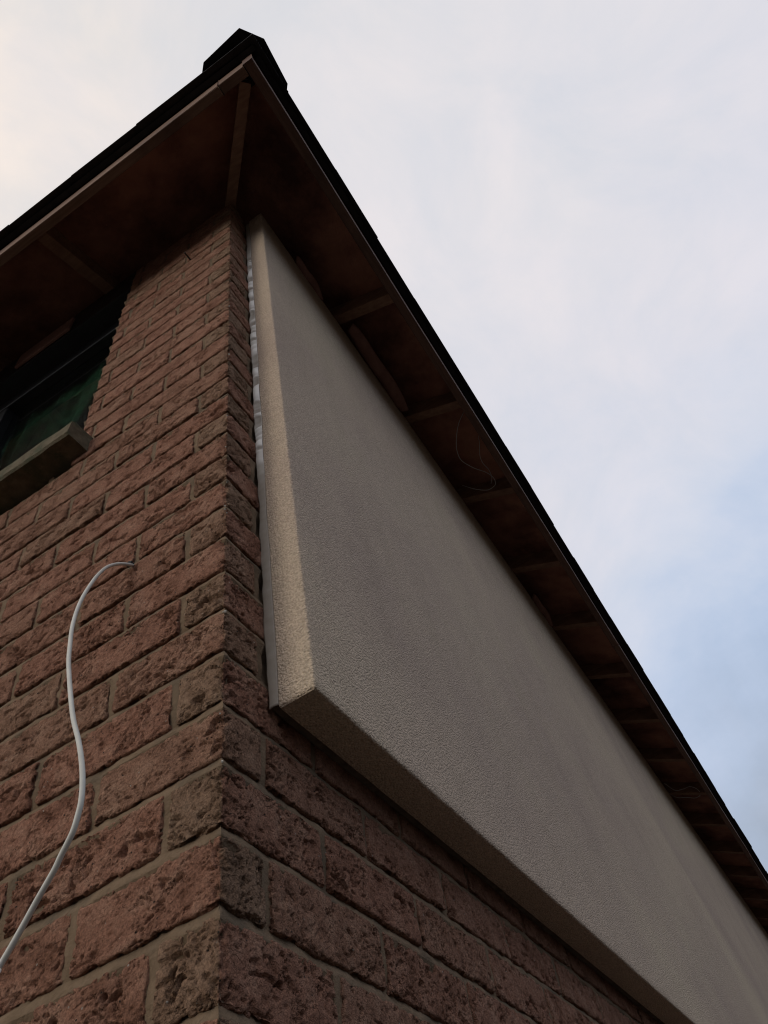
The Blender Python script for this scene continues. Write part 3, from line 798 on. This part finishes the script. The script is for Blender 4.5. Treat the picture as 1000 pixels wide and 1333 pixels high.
# ------------------------------------------------------------------ cables, wires, nail
def tube(name, pts, rad, mat, sides=10, sub=10, taper=None, label=None, cat=None):
    P = [Vector(p) for p in pts]; Q = []
    for i in range(len(P) - 1):
        p0 = P[i - 1] if i else P[0] * 2 - P[1]; p1, p2 = P[i], P[i + 1]; p3 = P[i + 2] if i + 2 < len(P) else P[-1] * 2 - P[-2]
        for k_ in range(sub):
            u = k_ / sub
            Q.append(.5 * ((2 * p1) + (p2 - p0) * u + (2 * p0 - 5 * p1 + 4 * p2 - p3) * u * u + (3 * p1 - p0 - 3 * p2 + p3) * u ** 3))
    Q.append(P[-1]); V = []; F = []; up = Vector((.3, .2, 1)).normalized()
    for i, c in enumerate(Q):
        d = (Q[min(i + 1, len(Q) - 1)] - Q[max(i - 1, 0)]).normalized()
        a = d.cross(up); a = a.normalized() if a.length > .05 else Vector((1, 0, 0)); b_ = a.cross(d).normalized(); up = b_ if b_.length > 0 else up
        for k_ in range(sides):
            an = 2 * math.pi * k_ / sides; V.append(c + (a * math.cos(an) + b_ * math.sin(an)) * rad)
        if i:
            for k_ in range(sides): F.append(((i - 1) * sides + k_, (i - 1) * sides + (k_ + 1) % sides, i * sides + (k_ + 1) % sides, i * sides + k_))
    F.append(tuple(range(sides))[::-1]); F.append(tuple((len(Q) - 1) * sides + k_ for k_ in range(sides)))
    mb = MB(); mb.add(V, F); o = mb.obj(name, mat); o.data.polygons.foreach_set('use_smooth', [True] * len(o.data.polygons))
    if label: o['label'] = label; o['category'] = cat
    return o
cp = [(-0.203, 0.012, 0.7271), (-0.1899, -0.003, 0.7089), (-0.1967, -0.022, 0.7001), (-0.2016, -0.04, 0.6792), (-0.1996, -0.055, 0.6452), (-0.1957, -0.067, 0.6084), (-0.1912, -0.078, 0.5687), (-0.186, -0.086, 0.5297), (-0.1771, -0.093, 0.4852), (-0.1655, -0.098, 0.4404), (-0.1564, -0.101, 0.4063), (-0.1395, -0.104, 0.3551), (-0.1171, -0.108, 0.2956), (-0.0982, -0.11, 0.254), (-0.0875, -0.11, 0.2241), (-0.0819, -0.109, 0.2006), (-0.0803, -0.107, 0.1773), (-0.0837, -0.105, 0.1622), (-0.0904, -0.102, 0.1495), (-0.1043, -0.098, 0.1363), (-0.1138, -0.095, 0.1269), (-0.1324, -0.091, 0.1107), (-0.1509, -0.087, 0.0935), (-0.1641, -0.085, 0.0795), (-0.173, -0.084, 0.0704), (-0.1854, -0.084, 0.0545), (-0.1941, -0.086, 0.0365),
      (-.44, -.10, -.30), (-.50, -.15, -.7), (-.50, -.17, -1.2), (-.46, -.22, -1.62), (-.36, -.34, -1.785), (-.2, -.5, -1.796)]
tube('cable', cp, .0028, M['cable'], 12, 5, label='white cable looping out of a hole in the front brick wall', cat='cable')
hb = MB(); hc = (-.2005, .7228); ring = [(math.cos(a * math.pi / 6), math.sin(a * math.pi / 6)) for a in range(12)]
hb.add([(hc[0] + .0062 * a * (1 + .2 * math.sin(5 * b)), -.0022, hc[1] + .0055 * b) for a, b in ring] + [(hc[0] + .0052 * a, .02, hc[1] + .0045 * b) for a, b in ring],
       [tuple(range(12))] + [(i, (i + 1) % 12, 12 + (i + 1) % 12, 12 + i) for i in range(12)] + [tuple(range(12, 24))[::-1]])
o = hb.obj('cable_hole', M['tile'], wall_a); o.location = o.location - wall_a.location
tube('loose_wire', [(.312, 1.285, 2.640), (.262, 1.31, 2.61), (.213, 1.376, 2.600), (.190, 1.43, 2.598), (.186, 1.485, 2.598), (.214, 1.555, 2.598), (.250, 1.615, 2.60), (.266, 1.665, 2.60), (.258, 1.706, 2.60), (.232, 1.716, 2.60), (.205, 1.712, 2.602), (.160, 1.680, 2.615), (.115, 1.655, 2.66)],
     .0017, M['wire'], 8, 8, label='longest thin loose wire, curling under the side eave near the second rafter', cat='wire')
tube('loose_wire', [(.312, 1.435, 2.635), (.296, 1.46, 2.605), (.270, 1.51, 2.598), (.262, 1.56, 2.600), (.268, 1.61, 2.604), (.262, 1.66, 2.606), (.24, 1.70, 2.612)],
     .0014, M['wire'], 8, 8, label='short thin wire dangling from the side fascia into the longer curling wire', cat='wire')
tube('loose_wire', [(.09, 5.03, 2.66), (.13, 5.09, 2.61), (.19, 5.11, 2.60), (.24, 5.12, 2.60), (.275, 5.20, 2.60), (.275, 5.29, 2.60), (.23, 5.31, 2.60), (.17, 5.24, 2.60), (.11, 5.20, 2.61), (.06, 5.22, 2.70)],
     .0022, M['wire'], 8, 8, label='far loop of thin wire hanging under the side eave near the end of the panel', cat='wire')
nl = tube('nail', [(-.1700, .01, 2.322), (-.1695, -.024, 2.318), (-.1690, -.028, 2.3175)], .0028, M['metal'], 8, 2, label='small dark nail sticking out of the front wall high beneath the eave', cat='nail')

print('TIME', time.time() - T0, sum(len(o.data.polygons) for o in S.objects if o.type == 'MESH'))
